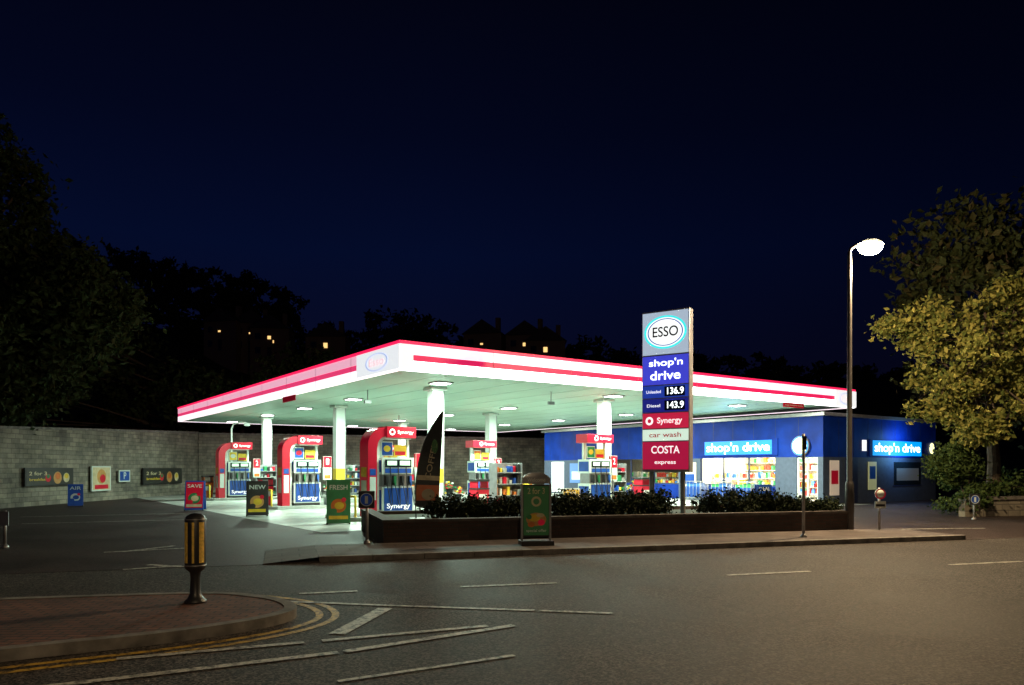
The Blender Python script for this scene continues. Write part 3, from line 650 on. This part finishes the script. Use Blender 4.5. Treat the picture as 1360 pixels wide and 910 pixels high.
# ------------------------------------------------------------ street lamps
def streetlamp(X,Y,rot,energy,H=6.9):
    p=empty('street_lamp',T(X,Y,.1)@RZ(rot)); b=MB(); lp=mat('lamp_post_paint',(.05,.045,.045),.5,.3)
    b.lathe([(.1,0),(.1,1.1),(.085,1.15),(.065,1.2),(.05,H-.3),(.045,H-.1)],lp,n=16)
    b.tube([(0,0,H-.12),(.03,0,H-.02),(.15,0,H+.06),(.4,0,H+.1)],[.045,.04,.035,.03],lp,n=10)
    b.box(.092,.1,-.04,.04,.4,.9,grey)
    b.obj('column',p)
    b=MB(); hd=[(-.0,.02),(.05,.09),(.2,.13),(.4,.12),(.52,.06),(.52,.02)]
    b.extr(hd[::-1],-.13,.13,grey,T(.22,0,H+.06)); b.obj('lamp_housing',p,bevel=.02)
    b=MB(); b.lathe([(.02,-.25),(.10,-.235),(.17,-.18),(.215,-.09),(.225,.0)],E('sodium_lens',(1,.84,.5),120),T(.48,0,H+.065)@Matrix.Diagonal((1.35,.85,1,1)),n=24); b.obj('lens',p)
    light('lamp_light','POINT',energy,(1,.72,.40),T(.48,0,H-.42),p,.15)
streetlamp(8.27,18.45,-8,P_LAMP)
streetlamp(1.0,-3.0,100,P_LAMP_ADDED)  # unseen lamp added behind the camera to light the foreground road

# ------------------------------------------------------------ trees
def branches(tr,base,h,cc,k,r0):
    bx,by=base; top=Vector((bx+rng.uniform(-.4,.4),by,h))
    path=[Vector((bx,by,0)),Vector((bx+.05,by,h*.25)),Vector((bx-.1,by,h*.55)),top]
    tr.tube([tuple(p) for p in path],[r0*1.3,r0,r0*.7,r0*.25],brown,n=10)
    idx=rng.choice(len(cc),min(k,len(cc)),replace=False)
    for i in idx:
        t=rng.uniform(.3,.95); s=path[0].lerp(top,t); e=Vector(cc[i]); mid=s.lerp(e,.5)+Vector((rng.uniform(-.3,.3),rng.uniform(-.3,.3),.25))
        tr.tube([tuple(s),tuple(mid),tuple(e)],[r0*.38*(1.2-t),r0*.2,r0*.05],brown,n=6)
yg=leafmat('autumn_leaf',[(.07,.10,.025),(.17,.18,.045),(.32,.29,.08),(.12,.15,.04)],.3)
dg=leafmat('dark_leaf',[(.025,.035,.012),(.04,.05,.018),(.03,.04,.015),(.065,.055,.022)],.12)
gg=leafmat('green_leaf',[(.016,.03,.010),(.028,.045,.014),(.02,.035,.012),(.04,.05,.018)],.12)
bl=[(16.3,25.6,6.6,2.2,2.1,1.4),(14.7,24.6,5.3,1.5,1.5,1.1),(18.6,25.6,6.2,2.2,2.2,1.7),(16.2,24.8,4.1,1.8,1.6,.9),(14.3,25.0,4.0,1.2,1.2,.8),(18.0,24.6,3.7,1.6,1.4,.8),(13.4,25.2,6.3,1.0,1.0,.7),(17.6,25,7.6,1.3,1.3,.8),(15.3,24.6,2.9,.8,.7,.5),(16.8,24.6,5.2,1.6,1.3,1.0)]
P,cc=clumps(bl,36,46,.19,.7); tr=MB(); branches(tr,(16.6,26.0),7.0,cc,50,.2); leaves(P,.10,yg,'maple_tree',trunk=tr)
bl=[(21,29,9,4,3.5,3),(24,31,11,4.5,4,3.2),(18.5,31,10,3.2,3,2.3),(26,28,7,4,4,3),(21,32,6,4,3,2.5),(28,32,12,4.5,4,3.2)]
P,cc=clumps(bl,60,50,.42,.7); tr=MB(); branches(tr,(22,31),11,cc,40,.35); leaves(P,.18,dg,'broadleaf_tree',trunk=tr)
bl=[(-25,33,6.5,5.0,4.5,3.0),(-27,36,11,6,5,4),(-22.5,34,10,4.0,4,3),(-20.5,32.5,6.5,3,3,2.4),(-28,34,16.5,5,5,3.5),(-32,34,10,5,5,6),(-22.5,31,4.3,2.6,2.6,1.4),(-25,34,14.5,4,4,3.2),(-18.9,33,8.5,2.2,2.4,2)]
P,cc=clumps(bl,85,55,.45,.7); tr=MB(); branches(tr,(-26,35),14,cc,50,.45); leaves(P,.18,gg,'broadleaf_tree',trunk=tr)
bl=[(-22.5,54,5,4.5,4,4),(-16,57,6.5,4.5,4,4),(-29,54,8,5,4,5),(-9,62,5,4,3,3),(-35,50,9,5,5,6)]
P,cc=clumps(bl,70,50,.5,.7); tr=MB(); branches(tr,(-20,56),7,cc,30,.3); leaves(P,.24,gg,'broadleaf_tree',trunk=tr)
bl=[(15.2,25.2,.9,1.0,.8,.9),(14.7,25.3,1.8,.7,.6,.7),(17,26,.8,1.4,.9,.8),(19.5,26.5,.8,1.6,.9,.8)]
P,cc=clumps(bl,50,50,.14,.6); tr=MB(); branches(tr,(15.2,25.3),1.8,cc,14,.05); leaves(P,.07,leafmat('shrub_leaf',[(.03,.055,.015),(.06,.09,.025),(.045,.07,.02)],.2),'shrub',trunk=tr)
wall('garden_wall',(14.8,24.6),(40,31),.55,.7,.25,kerbm,stone)

# ------------------------------------------------------------ hill, distant trees, houses
def ss(t): t=min(1,max(0,t)); return t*t*(3-2*t)
def hz(x,y): 
    H=34 + (17-34)*ss((x+75)/60.0) + 4*math.sin(x*.03)+2*math.sin(x*.08+1)
    return -.1+ H*ss((y-62)/110.0)
b=MB(); nx,ny=90,40; vs=[];fs=[]
for j in range(ny+1):
    for i in range(nx+1):
        x=-450+10*i; y=60+ (j*4 if j<32 else 128+(j-32)*60); vs.append((x,y,hz(x,y)+rng.uniform(-.3,.3) if j else -.3))
for j in range(ny):
    for i in range(nx): k=j*(nx+1)+i; fs.append((k,k+1,k+nx+2,k+nx+1))
b.add(vs,fs,mat('hill_grass',(.03,.04,.015),.95,var=.4,scale=.2),I,True); b.obj('hill')
prof=[(-600,300),(-300,290),(0,300),(120,328),(200,336),(260,352),(330,362),(385,388),(412,418),(450,428),(500,428),(530,412),(570,411),(605,432),(650,445),(850,462),(1000,470),(1150,482),(1400,470),(2000,470)]
xs=[(p-680)*.16 for p,_ in prof]; zs=[1.6+(622-q)*.16 for _,q in prof]
bl=[]
for x in np.arange(-190,190,4.2):
    top=float(np.interp(x,xs,zs))
    y=160+rng.uniform(-4,4); rz=rng.uniform(3.0,5.5); bl.append((x,y,top-rz+rng.uniform(-1.2,.4),rng.uniform(3.5,5.5),4,rz))
    bl.append((x+rng.uniform(-2,2),155,top-rz-6,5,4,5)); 
    if top-rz-12>2: bl.append((x+rng.uniform(-2,2),152,top-rz-12,5,4,5))
P,cc=clumps(bl,20,26,.7,.7); leaves(P,.65,mat('distant_leaf',(.02,.03,.012),.9,var=.4,scale=.3),'distant_trees')
ew=E('house_window_lit',(1,.62,.22),1.3)
hb=mat('house_brick',(.2,.14,.11),.9); hr=mat('slate_roof',(.05,.05,.06),.8)
for i,(x,D,zw) in enumerate(((-55.1,142,27.7),(-45.1,140,26.0),(-33.2,134,23.4),(-5.4,136,24.3),(2.3,135,23.9),(5.9,133,22.5),(-49.6,143,27.5))):
    g=zw-3.4
    p=empty('distant_house',T(x,D,g)@RZ(rng.uniform(-15,15))); b=MB()
    b.box(-3.5,3.5,0,6,-6,5,hb); b.extr([(-3.8,5.002),(3.8,5.002),(0,7.6)],-.3,6.3,hr); b.box(2,2.8,2,3,5.5,8.2,hb); b.obj('walls',p)
    b=MB(); b.box(-.35,.15+.1*(i%3),-.05,-.01,3.0,3.3+.3*(i%3),ew)
    if i in (1,4): b.box(.6,.8,-.05,-.01,2.3,2.8,ew)
    b.box(-2.6,-1.6,-.04,-.01,3.0,4.1,screen); b.box(-2.6,-1.6,-.04,-.01,.3,1.5,screen); b.box(-.4,.4,-.05,-.01,-.5,1.6,dark); b.obj('windows',p)
